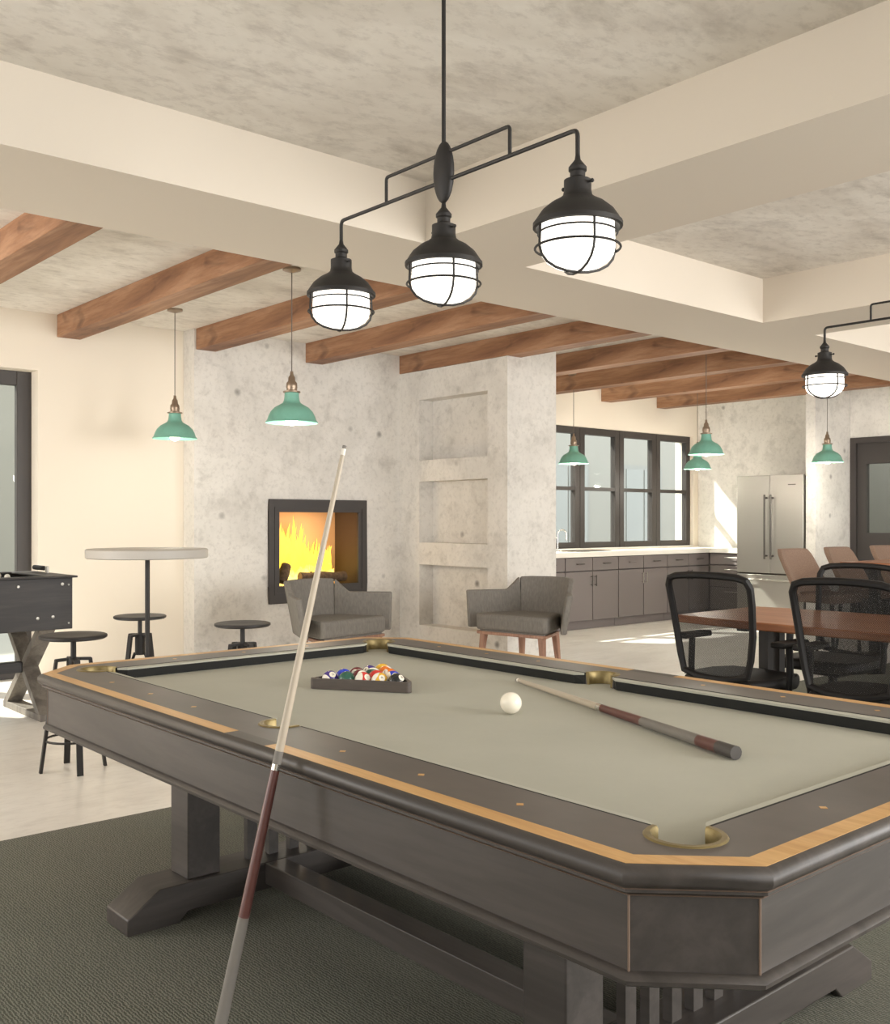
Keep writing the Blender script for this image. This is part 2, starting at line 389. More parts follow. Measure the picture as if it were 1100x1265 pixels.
LOG = plain('charred_log', '3a2f28', .9, 0, '6b5a48', 25)
lb = ['thick charred log lying in front in the fireplace', 'short log stub leaning on the left in the fireplace', 'glowing log lying at the back of the fireplace']
for k, (a, b, r) in enumerate((((5.22, 8.09, .735), (5.74, 8.10, .725), .05), ((5.02, 8.10, .70), (5.10, 8.14, .85), .05), ((5.1, 8.30, .70), (5.7, 8.27, .73), .055))):
    a, b = Vector(a), Vector(b); m_ = (a+b)/2
    o = thing('firewood_log', lb[k], 'log', (m_.x, m_.y, m_.z-r), 0, 'logs in the fireplace')
    a2, b2 = a-o.location, b-o.location
    pts = [a2.lerp(b2, t)+Vector((0, 0, random.uniform(-.006, .006))) for t in (0, .25, .5, .75, 1)]
    G().tube(pts, [r*random.uniform(.88, 1.1) for _ in pts], 10).obj('bark', LOG, o, True)
    e = (b2-a2).normalized()
    G().cyl(a2-e*.001, a2-e*.004, r*.8).obj('cut_end', LEGW, o); G().cyl(b2+e*.001, b2+e*.004, r*.8).obj('cut_end', LEGW, o)
def flame_mat():
    m, nt, p = base('flame'); nt.nodes.remove(p)
    g_ = nt.nodes.new('ShaderNodeTexCoord'); sp = nt.nodes.new('ShaderNodeSeparateXYZ'); nt.links.new(g_.outputs['Object'], sp.inputs[0])
    f = noise(nt, coords(nt), 14, 3); ad = nt.nodes.new('ShaderNodeMath'); ad.operation = 'MULTIPLY_ADD'; ad.inputs[1].default_value = .35
    nt.links.new(f, ad.inputs[0]); nt.links.new(sp.outputs['Z'], ad.inputs[2])
    c = ramp(nt, ad.outputs[0], [(.10, (1, .32, .03, 1)), (.22, (1, .85, .25, 1)), (.36, (1, .72, .06, 1)), (.62, (1, .55, .08, 1))])
    e = nt.nodes.new('ShaderNodeEmission'); e.inputs[1].default_value = 2.4; nt.links.new(c, e.inputs[0])
    nt.links.new(e.outputs[0], nt.nodes['Material Output'].inputs[0]); return m
g = G()
for k in range(150):
    x = random.uniform(.13, .86); y_ = random.uniform(.16, .37); h = random.uniform(.2, .68)*(1-.45*abs(x-.42)/.42); r = random.uniform(.018, .042)
    if k % 6 == 0: h *= .35; r *= .6
    px, py = random.uniform(-.05, .05), random.uniform(-.02, .02); ph = random.uniform(0, 6)
    pts = [(x+px*t*t+.018*sin(ph+5*t), y_+py*t, .01+h*t) for t in (0, .15, .3, .5, .7, .88, 1)]
    g.tube(pts, [r*q for q in (.5, .95, 1, .8, .5, .22, .02)], 7)
fo = g.obj('fire', flame_mat(), smooth=True); fo.location = (4.823, YF, .645)
tag(fo, 'bright yellow flames burning behind the fireplace glass', 'fire', kind='stuff')
l = bpy.data.lights.new('fire_glow', 'POINT'); l.energy = 9; l.color = (1, .74, .46); l.shadow_soft_size = .12
o = bpy.data.objects.new('fire_glow', l); COL.objects.link(o); o.location = (5.35, YF+.06, 1.12)
#PART2
# ------------------------------------------------------------------ pool table
PT = thing('pool_table', 'large grey wood pool table with pale grey cloth and honey coloured inlay', 'pool table', (2.0, 2.213, .006))
DZ = -.006
gx, gy = .613, 1.222
def octa(d, hx=.794, hy=1.391, c=.148):
    x, y_, k = hx+d, hy+d, c+.586*d
    return [(x, -y_+k), (x, y_-k), (x-k, y_), (-x+k, y_), (-x, y_-k), (-x, -y_+k), (-x+k, -y_), (x-k, -y_)]
def sweep(prof, closed=False):
    g = G(); rings = [[(p[0], p[1], z+DZ) for p in octa(d)] for d, z in prof]
    vs = [p for r_ in rings for p in r_]; fs = []
    n = len(rings)
    for j in range(n if closed else n-1):
        for k in range(8):
            a, b = j*8+k, j*8+(k+1) % 8; c_, d_ = ((j+1) % n)*8+(k+1) % 8, ((j+1) % n)*8+k; fs.append((a, b, c_, d_))
    return g.add(vs, fs)
RC, RS = .064, .056
def arc(cx, cy, r, a0, a1, n=14): return [(cx+r*cos(R(a0+(a1-a0)*k/n)), cy+r*sin(R(a0+(a1-a0)*k/n))) for k in range(n+1)]
off = .012; sa = math.degrees(math.acos(off/RS))
hole = arc(gx+off, 0, RS, -180+sa, 180-sa)+arc(gx, gy, RC, -90, 180)+arc(-gx, gy, RC, 0, 270)+arc(-gx-off, 0, RS, sa, 360-sa)+arc(-gx, -gy, RC, 90, 360)+arc(gx, -gy, RC, 180, 450)
G().prism(octa(-.04), .70+DZ, .755+DZ, [hole]).obj('rail_top', TRAIL, PT)
GR = []
def inlay(poly):
    GR.append(G().prism(poly, .735+DZ, .7555+DZ).obj('inlay_strip', GOLD, PT))
O, I = octa(0), octa(-.04)
for k in range(8):
    a, b, c_, d_ = O[k], O[(k+1) % 8], I[(k+1) % 8], I[k]
    if k in (0, 4):
        y1, y2 = -.195, -.005
        s1 = 1 if k == 0 else -1
        lo, hi = (y1, y2)
        xo, xi = O[k][0], I[k][0]; yo, yi = abs(O[k][1]), abs(I[k][1])
        for q in ([(xo, -yo), (xo, lo), (xi, lo), (xi, -yi)], [(xo, hi), (xo, yo), (xi, yi), (xi, hi)]): inlay(q if k == 0 else q[::-1])
        G().prism([(xo, lo), (xo, hi), (xi, hi), (xi, lo)], .735+DZ, .755+DZ).obj('rail_block', TWOOD, PT)
    else: inlay([a, b, c_, d_])
sweep([(0, .735), (0, .755), (.008, .753), (.015, .745), (.016, .733), (.011, .724), (.003, .719), (.003, .712), (-.004, .709), (-.009, .705), (-.015, .704), (-.04, .704)]).obj('rail_moulding', TWOOD, PT, True)
sweep([(.003, .7185), (.0045, .7175), (.003, .7165)]).obj('gilt_line', TSEAM, PT)
sweep([(-.009, .7052), (-.0075, .7042), (-.009, .703)]).obj('gilt_line', TSEAM, PT)
A, Bq = octa(-.015), octa(-.045)
for k in range(8):
    G().prism([A[k], A[(k+1) % 8], Bq[(k+1) % 8], Bq[k]], .583+DZ, .705+DZ).obj('apron_panel', TWOOD if k in (0, 4) else TWOOD_X, PT)
    p = A[k]; G().tube([(p[0], p[1], .584+DZ), (p[0], p[1], .703+DZ)], .0022, 6).obj('corner_bead', TSEAM, PT)
sweep([(-.04, .586), (-.015, .586), (-.006, .583), (-.001, .576), (-.002, .569), (-.010, .564), (-.04, .563)], True).obj('base_moulding', TWOOD, PT, True)
G().prism(octa(-.05), .575+DZ, .60+DZ).obj('underframe', TWOOD, PT)
G().box(-gx-.075, gx+.075, -gy-.075, gy+.075, .66+DZ, .715+DZ).obj('cloth_bed', CLOTH, PT)
def cushion(L0, L1, side):
    """side: 'E','W' run along Y; 'N','S' along X"""
    z0, zt = .7155+DZ, .754+DZ; m = .03
    def P(s_, d, z_):   # s_ along, d inward from groove line
        return {'E': (gx-d, s_, z_), 'W': (-gx+d, s_, z_), 'N': (s_, gy-d, z_), 'S': (s_, -gy+d, z_)}[side]
    t = [P(L0, .006, zt), P(L1, .006, zt), P(L1-m, .027, zt-.002), P(L0+m, .027, zt-.002)]
    b = [P(L0, .006, zt-.007), P(L1, .006, zt-.007), P(L1-m, .027, zt-.008), P(L0+m, .027, zt-.008)]
    q = G().add(t+b, [(0, 1, 2, 3), (7, 6, 5, 4), (0, 4, 5, 1), (1, 5, 6, 2), (2, 6, 7, 3), (3, 7, 4, 0)]).obj('cushion', CLOTH, PT)
    G().add([P(L0, .0, zt+.0006), P(L1, .0, zt+.0006), P(L1, .0065, zt+.0006), P(L0, .0065, zt+.0006), P(L0, .0, zt-.007), P(L1, .0, zt-.007), P(L1, .0065, zt-.007), P(L0, .0065, zt-.007)], [(0, 1, 2, 3), (7, 6, 5, 4), (0, 4, 5, 1), (1, 5, 6, 2), (2, 6, 7, 3), (3, 7, 4, 0)]).obj('groove_strip', BLACKCUSH, q)  # black strip standing in for the shaded groove between rail and cushion
    t = [P(L0, .0, zt-.008), P(L1, .0, zt-.008), P(L1-m, .026, zt-.0085), P(L0+m, .026, zt-.0085)]
    b = [P(L0, .0, z0), P(L1, .0, z0), P(L1-m, .02, z0), P(L0+m, .02, z0)]
    G().add(t+b, [(0, 1, 2, 3), (7, 6, 5, 4), (0, 4, 5, 1), (1, 5, 6, 2), (2, 6, 7, 3), (3, 7, 4, 0)]).obj('lower_face', BLACKCUSH, q)  # black face sloping back below the cushion nose
for sd in 'EW': cushion(RS+.004, gy-RC-.003, sd); cushion(-gy+RC+.003, -RS-.004, sd)
for sd in 'NS': cushion(-gx+RC+.003, gx-RC-.003, sd)
def pocket(cx, cy, r, a0, a1):
    n = 20; vs = []; fs = []
    for k in range(n+1):
        a = R(a0+(a1-a0)*k/n)
        for rr, z_ in ((r-.009, .7152), (r-.009, .754), (r-.006, .758), (r+.003, .758), (r+.006, .755), (r-.001, .7152)):
            vs.append((cx+rr*cos(a), cy+rr*sin(a), z_+DZ))
    for k in range(n):
        for j in range(6): fs.append((k*6+j, k*6+(j+1) % 6, (k+1)*6+(j+1) % 6, (k+1)*6+j))
    fs += [tuple(range(6)), tuple(n*6+j for j in range(6))[::-1]]
    G().add(vs, fs).obj('pocket_rim', BRASS, PT, True)
pocket(gx, gy, RC, -90, 180); pocket(-gx, gy, RC, 0, 270); pocket(-gx, -gy, RC, 90, 360); pocket(gx, -gy, RC, 180, 450)
pocket(gx+off, 0, RS, -180+sa, 180-sa); pocket(-gx-off, 0, RS, sa, 360-sa)
def sight(x, y_): G().prism([(x-.009, y_), (x, y_-.009), (x+.009, y_), (x, y_+.009)], .75+DZ, .7557+DZ).obj('sight', GOLD, PT)
for sx in (-1, 1):
    for y_ in (-.357, -.633, -.916, .357, .633, .916): sight(sx*.69, y_)
for sy in (-1, 1):
    for x in (-.292, 0, .292): sight(x, sy*1.29)
foot = [(-.72, 0), (-.55, 0), (-.52, .03), (.52, .03), (.55, 0), (.72, 0), (.72, .05), (.615, .12), (-.615, .12), (-.72, .05)]
for sy in (-1, 1):
    y0, y1 = sorted((sy*.727, sy*.887))
    G().profile(foot, 'Y', y0, y1).obj('foot', TWOOD_X, PT, bevel=.004)
    for sx in (-1, 1):
        x0, x1 = sorted((sx*.397, sx*.512)); a, b = sorted((sy*.747, sy*.867))
        G().box(x0, x1, a, b, .12, .569).obj('leg', TWOOD, PT, bevel=.004)
    for k in range(7):
        x = -.25+k*.0833; G().box(x-.018, x+.018, sy*.807-.013, sy*.807+.013, .12, .569).obj('slat', TWOOD, PT)
for sx in (-1, 1):
    a, b = sorted((sx*.16, sx*.24)); G().box(a, b, -.727, .727, .05, .12).obj('stretcher', TWOOD, PT, bevel=.003)

# ------------------------------------------------------------------ balls and rack
ZB = .716
def ball_mat(name, col, stripe):
    m, nt, p = base(name); p.inputs['Roughness'].default_value = .12; p.inputs['Base Color'].default_value = lin(col)
    if stripe:
        t = nt.nodes.new('ShaderNodeTexCoord'); sp = nt.nodes.new('ShaderNodeSeparateXYZ'); nt.links.new(t.outputs['Object'], sp.inputs[0])
        ab = nt.nodes.new('ShaderNodeMath'); ab.operation = 'ABSOLUTE'; nt.links.new(sp.outputs['Z'], ab.inputs[0])
        lt = nt.nodes.new('ShaderNodeMath'); lt.operation = 'LESS_THAN'; lt.inputs[1].default_value = .0155; nt.links.new(ab.outputs[0], lt.inputs[0])
        nt.links.new(mixc(nt, lt.outputs[0], lin('f0eadb'), lin(col)), p.inputs['Base Color'])
    return m
IVORY = plain('ivory_resin', 'f0e9d8', .12); INK = plain('ball_ink', '1c1a19', .3)
sph_cache = {}
def ball_mesh(r, mat):
    me = G().sphere((0, 0, 0), r, 28, 16).mesh('ball'); me.materials.append(mat); me.polygons.foreach_set('use_smooth', [True]*len(me.polygons)); return me
def make_ball(pos, r, col, stripe, num, label, q):
    o = bpy.data.objects.new('billiard_ball', ball_mesh(r, ball_mat('ball_%s' % num, col, stripe))); COL.objects.link(o)
    o.location = pos; o.rotation_mode = 'QUATERNION'; o.rotation_quaternion = q
    tag(o, label, 'ball', 'racked billiard balls')
    n = 18; vs = []; fs = []; a1 = .40
    for rr in (0.0, a1*.5, a1):
        for k in range(n):
            th = 2*pi*k/n; vs.append(((r+.0003)*cos(rr), (r+.0003)*sin(rr)*cos(th), (r+.0003)*sin(rr)*sin(th)))
    for j in range(2):
        for k in range(n): fs.append((j*n+k, j*n+(k+1) % n, (j+1)*n+(k+1) % n, (j+1)*n+k))
    sp = G().add(vs, fs).obj('number_spot', IVORY, o, True)
    cu = bpy.data.curves.new('number', 'FONT'); cu.body = str(num); cu.size = .0125 if num < 10 else .0105; cu.align_x = 'CENTER'; cu.align_y = 'CENTER'; cu.resolution_u = 2
    to = bpy.data.objects.new('tmp', cu); COL.objects.link(to); dg = bpy.context.evaluated_depsgraph_get()
    me = bpy.data.meshes.new_from_object(to.evaluated_get(dg)); bpy.data.objects.remove(to)
    for v in me.vertices:
        p = Vector((math.sqrt(max(0, r*r-v.co.x**2-v.co.y**2)), v.co.x, v.co.y)); v.co = p.normalized()*(r+.0008)
    me.materials.clear(); me.materials.append(INK)
    t = bpy.data.objects.new('number', me); COL.objects.link(t); t.parent = sp
RA, RB = Vector((1.841, 2.818)), Vector((2.049, 2.510))
e = (RB-RA).normalized(); pdir = Vector((-e.y, e.x)); L = .372; th = .012
RCn = RA+e*L/2+pdir*L*.866
def tri(off_, rad):
    cen = (RA+RA+e*L+RCn)/3; out = []
    V = [RA, RA+e*L, RCn]
    Vo = [cen+(v-cen)*(1-off_*2*math.sqrt(3)/L) for v in V]
    for i, v in enumerate(Vo):
        d1 = (Vo[i-1]-v).normalized(); d2 = (Vo[(i+1) % 3]-v).normalized(); t = rad*math.sqrt(3)
        c_ = v+(d1+d2).normalized()*rad*2; a0 = v+d1*t; b0 = v+d2*t
        aa = math.atan2(a0.y-c_.y, a0.x-c_.x); bb = math.atan2(b0.y-c_.y, b0.x-c_.x)
        dlt = (bb-aa+pi) % (2*pi)-pi
        out += [(c_.x+rad*cos(aa+dlt*k/6), c_.y+rad*sin(aa+dlt*k/6)) for k in range(7)]
    return out
cen = (RA+RA+e*L+RCn)/3
lc = lambda pts: [(p[0]-cen.x, p[1]-cen.y) for p in pts]
o = G().prism(lc(tri(0, .016)), 0, .035, [lc(tri(th, .008))]).obj('ball_rack', plain('rack_wood', '4c443e', .5, 0, '574e47', 14, (1, 1, 6)), bevel=.002)
o.location = (cen.x, cen.y, ZB); tag(o, 'dark wooden triangle rack holding the coloured balls', 'ball rack')
rb = (L-2*math.sqrt(3)*th)/(2*(4+math.sqrt(3)))-.0005
rp = rb+.0005
inA = cen+(RA-cen)*(1-th*2*math.sqrt(3)/L)
C_ = dict(y='e2b13a', b='2b3fc0', r='d0322c', p='4a3a86', o='e2761f', g='2f5c4c', m='6d2a30', k='222423')
rows = [[(12, 'p', 1), (6, 'g', 0), (11, 'r', 1), (9, 'y', 1), (8, 'k', 0)], [(2, 'b', 0), (15, 'm', 1), (3, 'r', 0), (10, 'b', 1)], [(7, 'm', 0), (14, 'g', 1), (5, 'o', 0)], [(4, 'p', 0), (13, 'o', 1)], [(1, 'y', 0)]]
names = dict(y='yellow', b='blue', r='red', p='purple', o='orange', g='green', m='maroon', k='black')
dirs = {12: (-.2, -.8, .75), 6: (.7, .2, .6), 11: (.0, -.85, .5), 9: (-.25, -.8, .5), 8: (.15, -.8, .6), 2: (.4, .5, .8), 15: (.1, .2, 1), 3: (.5, .3, -.8), 10: (-.2, -.8, .55)}
rolls = {11: 1.2, 9: .9, 12: -1.1, 15: .4, 10: 1.4}
for i, row in enumerate(rows):
    for j, (num, ck, st) in enumerate(row):
        p = inA+e*(rp*math.sqrt(3)+2*rp*j+rp*i)+pdir*(rp+math.sqrt(3)*rp*i)
        d = Vector(dirs.get(num, (random.uniform(-.8, .2), random.uniform(-1, 0), random.uniform(0, .8)))).normalized()
        q = d.to_track_quat('X', 'Z') @ Matrix.Rotation(rolls.get(num, random.uniform(-1, 1)), 3, 'X').to_quaternion()
        lab = ('%s striped white' % names[ck] if st else 'solid %s' % names[ck])+' billiard ball number %d in the rack' % num
        make_ball((p.x, p.y, ZB+rb), rb, C_[ck], st, num, lab, q)
o = bpy.data.objects.new('cue_ball', ball_mesh(.0315, IVORY)); COL.objects.link(o); o.location = (2.045, 2.062, ZB+.0315)
tag(o, 'ivory white cue ball alone on the grey cloth', 'ball')

# ------------------------------------------------------------------ cues
def cue(label, P0, P1, r0, r1, marks):
    """P0 butt end, P1 tip; marks: (t0,t1,material,name)"""
    P0, P1 = Vector(P0), Vector(P1); o = thing('pool_cue', label, 'pool cue', P0, 0, 'pool cues'); d = P1-P0
    for t0, t1, m, nm in marks:
        G().cyl(d*t0, d*t1, r0+(r1-r0)*t0, r0+(r1-r0)*t1, 14).obj(nm, m, o, True)
B = Vector((.987, 1.916, .008)); Cc = Vector((1.16, 1.88, .774)); T = B+(Cc-B)*1.87
WHITE = plain('white_ferrule', 'e6e1d6', .3)
cue('maple and maroon pool cue leaning against the long side of the table', B, T, .0150, .0048,
    [(0, .02, RUBBER, 'bumper'), (.02, .295, WRAP, 'wrap'), (.295, .507, MAROON, 'forearm'), (.507, .516, CHROME, 'joint_ring'), (.516, .535, WRAP, 'collar'), (.535, .985, SHAFT, 'shaft'), (.985, .995, WHITE, 'ferrule'), (.995, 1, WRAP, 'tip')])
b0 = Vector((2.047, 1.322, ZB+.0165)); b1 = Vector((2.465, 2.455, ZB+.0075))
cue('pool cue with maroon and grey butt lying on the cloth beside the cue ball', b0, b1, .0165, .0068,
    [(0, .055, RUBBER, 'bumper'), (.055, .12, MAROON, 'butt_sleeve'), (.12, .335, WRAP, 'wrap'), (.335, .515, MAROON, 'forearm'), (.515, .535, CHROME, 'joint_ring'), (.535, .985, SHAFT, 'shaft'), (.985, .995, WHITE, 'ferrule'), (.995, 1, WRAP, 'tip')])

# ------------------------------------------------------------------ pool-table style chandeliers
def bend(pts, r=.018, n=5):
    out = [Vector(pts[0])]
    for i in range(1, len(pts)-1):
        p, a, b = Vector(pts[i]), Vector(pts[i-1]), Vector(pts[i+1]); u = (a-p).normalized(); v = (b-p).normalized()
        for k in range(n+1):
            t = k/n; out.append((p+u*r)*(1-t)**2+p*2*t*(1-t)+(p+v*r)*t*t)
    return out+[Vector(pts[-1])]
def chandelier(x, y, label):
    t = thing('pendant_light', label, 'lamp', (x, y, ZC))
    z = lambda w_: w_-ZC; D = .537
    G().lathe([(0, 0), (.055, 0), (.055, -.018), (.02, -.03), (0, -.03)], 20).obj('ceiling_plate', LAMPM, t, True)
    G().cyl((0, 0, z(2.39)), (0, 0, -.02), .0065).obj('rod', LAMPM, t, True)
    G().sphere((0, 0, z(2.327)), .094, 20, 14, (.24, .44, 1.0)).obj('oval_hub', LAMPM, t, True)
    for s in (-1, 1):
        G().tube(bend([(0, 0, z(2.30)), (0, s*D, z(2.30)), (0, s*D, z(2.215))]), .0062).obj('arm', LAMPM, t, True)
        G().tube(bend([(0, 0, z(2.384)), (0, s*.284, z(2.384)), (0, s*.284, z(2.30))], .012), .0055).obj('upper_bracket', LAMPM, t, True)
    for s in (-1, 0, 1):
        yy, zb = s*D, z(1.928)
        pr = [(0, .308), (.006, .306), (.008, .292), (.016, .282), (.024, .272), (.024, .263), (.020, .259), (.020, .246), (.025, .242), (.036, .238), (.036, .21), (.039, .197), (.05, .188), (.072, .176), (.095, .157), (.108, .138), (.114, .128), (.118, .125), (.118, .114), (.110, .112), (.104, .12), (.05, .17), (0, .18)]
        sh = G().lathe(pr, 28, (0, yy, zb)).obj('lamp_shade', LAMPM, t, True)
        for sg in (-1, 1):
            G().cyl((0, yy+sg*.034, zb+.226), (0, yy+sg*.050, zb+.226), .003, n=8).sphere((0, yy+sg*.050, zb+.226), .0055, 8, 6).obj('thumb_screw', LAMPM, sh, True)
        G().lathe([(0, .145), (.095, .14), (.098, .06), (.094, .042), (.082, .026), (.06, .012), (.035, .004), (0, .002)], 28, (0, yy, zb)).obj('glass_globe', GLOBE, t, True)
        cg = G().tube([(.104*cos(a), yy+.104*sin(a), zb+.098) for a in [2*pi*k/36 for k in range(36)]], .0026, 6, True).obj('cage_ring', LAMPM, t, True)
        G().tube([(.112*cos(a), yy+.112*sin(a), zb+.060) for a in [2*pi*k/36 for k in range(36)]], .0034, 6, True).obj('cage_ring', LAMPM, t, True)
        for a in (R(-25), R(65)):
            pts = [(cos(a)*rr*sg, yy+sin(a)*rr*sg, zb+zz) for sg, rr, zz in
                   [(1, .105, .118), (1, .107, .06), (1, .101, .038), (1, .086, .02), (1, .062, .007), (1, .03, -.001), (0, 0, -.003), (-1, .03, -.001), (-1, .062, .007), (-1, .086, .02), (-1, .101, .038), (-1, .107, .06), (-1, .105, .118)]]
            G().tube(pts, .0036, 6).obj('cage_wire', LAMPM, t, True)
chandelier(2.0, 2.305, 'black three lamp pendant fixture with wire caged globes hanging over the pool table')
chandelier(5.06, 2.19, 'black caged pendant fixture above the conference table, cut by the right edge')

# ------------------------------------------------------------------ green pendants
def green_pendant(loc, label):
    t = thing('green_pendant', label, 'lamp', (loc[0], loc[1], ZC), 0, 'green enamel pendants'); z = 1.915-ZC
    G().lathe([(0, 0), (.06, 0), (.06, -.015), (.012, -.03), (0, -.03)], 18).obj('ceiling_plate', NICKEL, t, True)
    G().cyl((0, 0, z+.33), (0, 0, -.02), .0035, n=8).obj('cord', CORD, t, True)
    sh = G().lathe([(.046, .2), (.048, .17), (.052, .146), (.060, .130), (.082, .117), (.112, .100), (.137, .074), (.152, .045), (.160, .020), (.173, .002), (.172, -.002), (.156, .018), (.147, .043), (.132, .070), (.108, .094), (.078, .11), (.05, .122), (0, .124)], 28, (0, 0, z)).obj('lamp_shade', GREEN, t, True)
    G().lathe([(.046, .196), (.058, .2), (.058, .207), (.036, .212), (.034, .225), (.038, .232), (.035, .262), (.024, .275), (.022, .30), (.012, .315), (.01, .34), (0, .342)], 16, (0, 0, z)).obj('socket', NICKEL, t, True)
    G().sphere((0, 0, z+.024), .044, 16, 10).cyl((0, 0, z+.07), (0, 0, z+.13), .016).obj('bulb', BULB, t, True)
    l = bpy.data.lights.new('pendant_glow', 'POINT'); l.energy = 11; l.color = (1, .92, .8); l.shadow_soft_size = .04
    lo = bpy.data.objects.new('pendant_glow', l); COL.objects.link(lo); lo.parent = t; lo.location = (0, 0, z-.2)
    if loc[0] > 8: l.energy = 22
    if loc[1] > 7 and loc[0] < 4: l.energy = 6
for lc_, lb_ in (((3.605, 7.39), 'green enamel pendant in front of the cream wall, left of the fireplace'), ((3.60, 5.68), 'green enamel pendant hanging in front of the fireplace wall'),
                 ((8.62, 7.68), 'green enamel pendant in front of the left kitchen window pane'), ((8.40, 5.76), 'larger looking green pendant of the overlapping pair beside the fridge wall'),
                 ((10.72, 7.48), 'lower, smaller looking green pendant of the overlapping pair by the kitchen window'), ((10.56, 5.66), 'green enamel pendant in front of the concrete partition by the dark door')):
    green_pendant(lc_, lb_)

# ------------------------------------------------------------------ bar table and stools
t = thing('bar_table', 'tall round bar table with pale grey top on a thin black pole', 'table', (2.60, 5.69, 0))
G().lathe([(0, 1.048), (.345, 1.048), (.352, 1.053), (.352, 1.098), (.345, 1.103), (0, 1.103)], 48).obj('table_top', GREYTOP, t, True)
G().cyl((0, 0, .02), (0, 0, 1.05), .014, n=14).obj('pole', BLACKM, t, True)
G().lathe([(0, 0), (.22, 0), (.22, .012), (.03, .022), (0, .022)], 32).obj('base', BLACKM, t, True)
def stool(loc, rz, zs, label):
    t = thing('bar_stool', label, 'stool', (loc[0], loc[1], 0), rz, 'industrial bar stools')
    G().lathe([(0, zs-.022), (.155, zs-.022), (.166, zs-.015), (.166, zs-.004), (.158, zs), (.1, zs-.005), (0, zs-.008)], 36).obj('seat', BLACKM, t, True)
    zh = zs-.125
    G().cyl((0, 0, zh-.06), (0, 0, zs-.02), .014).obj('screw_post', BLACKM, t, True)
    G().cyl((0, 0, zh-.13), (0, 0, zh+.006), .032).obj('hub', BLACKM, t, True)
    for k in range(4):
        a = k*pi/2; u = Vector((cos(a), sin(a), 0)); v = Vector((-sin(a), cos(a), 0))
        def bar(p, q, w_, h_, g):
            p, q = Vector(p), Vector(q); d = (q-p).normalized(); n_ = d.cross(v).normalized()
            c8 = [p+v*w_*i+n_*h_*j for i, j in ((-1, -1), (1, -1), (1, 1), (-1, 1))]+[q+v*w_*i+n_*h_*j for i, j in ((-1, -1), (1, -1), (1, 1), (-1, 1))]
            return g.add(c8, [(3, 2, 1, 0), (4, 5, 6, 7), (0, 1, 5, 4), (1, 2, 6, 5), (2, 3, 7, 6), (3, 0, 4, 7)])
        g = bar(u*.02+Vector((0, 0, zh)), u*.088+Vector((0, 0, zh-.004)), .014, .007, G())
        g = bar(u*.083+Vector((0, 0, zh)), u*.158+Vector((0, 0, .0)), .015, .007, g)
        g.obj('leg', BLACKM, t)
        bar(u*.045+Vector((0, 0, zh-.12)), u*.118+Vector((0, 0, .26)), .008, .004, G()).obj('brace', BLACKM, t)
    G().tube([(.135*cos(2*pi*k/32), .135*sin(2*pi*k/32), .16) for k in range(32)], .006, 6, True).obj('footrest_ring', BLACKM, t, True)
stool((1.945, 5.13), R(-9), .69, 'black metal bar stool nearest the viewer, beside the foosball table')
stool((2.80, 6.24), R(20), .655, 'black metal bar stool behind the pole of the round bar table')
stool((3.04, 5.34), R(5), .66, 'black metal bar stool below the fireplace wall, behind the table rail')

# ------------------------------------------------------------------ foosball table
t = thing('foosball_table', 'black oak foosball table with crossed legs, cut by the left edge', 'foosball table', (1.0, 6.45, 0))
FW, FD = 1.44, .76; z0, z1 = .577, .905
G().box(0, FW, 0, .03, z0, z1).obj('side_panel', FOOS, t, bevel=.003); G().box(0, FW, FD-.03, FD, z0, z1).obj('side_panel', FOOS, t, bevel=.003)
G().box(0, .03, .03, FD-.03, z0, z1).obj('end_panel', FOOS, t); G().box(FW-.03, FW, .03, FD-.03, z0, z1).obj('end_panel', FOOS, t)
G().box(.03, FW-.03, .03, FD-.03, z0+.02, .76).obj('playfield', plain('playfield_grey', '8f8a80', .5), t)
ring = [(-.025, -.025), (FW+.025, -.025), (FW+.025, FD+.025), (-.025, FD+.025)]
G().prism(ring, z1, z1+.013, [[(.12, .05), (.12, FD-.05), (FW-.15, FD-.05), (FW-.15, .05)]]).obj('top_rim', FOOS, t, bevel=.003)
PLAYER = plain('player_white', 'd9d4c8', .5)
for k in range(6):
    x = .16+k*.188; rd = G().cyl((x, -.012, .86), (x, FD+.17, .86), .008, n=10).obj('rod', STEEL, t, True)
    G().cyl((x, FD+.17, .86), (x, FD+.28, .86), .016).obj('handle', BLACKP, rd, True)
    for yy in (.2, .38, .56): G().box(x-.012, x+.012, yy-.015, yy+.015, .785, .90).sphere((x, yy, .912), .019, 10, 8).obj('player', PLAYER, rd)
for x, z_, q_ in ((1.375, .865, 1), (1.415, .86, .55), (1.22, .655, 1), (1.315, .66, 1), (1.415, .615, .55)):
    G().lathe([(0, -.004), (.009*q_, -.004), (.011*q_, 0), (.009*q_, .004), (0, .005)], 12, (x, -.001, z_), (0, -1, 0))  .obj('bolt', STEEL, t, True)
sc = G().box(1.405, 1.42, .36, .40, z1+.013, z1+.06).obj('score_counter', STEEL, t, bevel=.003)
G().cyl((1.412, .44, z1+.045), (1.412, .62, z1+.045), .016).obj('bead', BLACKP, sc, True)
for x in (.12, FW-.20):
    G().box(x, x+.10, .01, FD-.03, 0, .045).obj('foot_bar', FOOSL, t, bevel=.003)
    for sgn in (-1, 1):
        yb, yt = (.06, FD-.08) if sgn > 0 else (FD-.08, .06); hw = .037
        G().add([(x+dx, yy+s_*hw, zz) for dx in (0, .10) for yy, zz in ((yb, .045), (yt, z0)) for s_ in (-1, 1)],
                [(0, 1, 3, 2), (4, 6, 7, 5), (0, 4, 5, 1), (2, 3, 7, 6), (0, 2, 6, 4), (1, 5, 7, 3)]).obj('cross_leg', FOOSL, t)
G().box(.22, FW-.20, FD/2-.04, FD/2+.03, .275, .345).obj('stretcher', FOOS, t, bevel=.003)

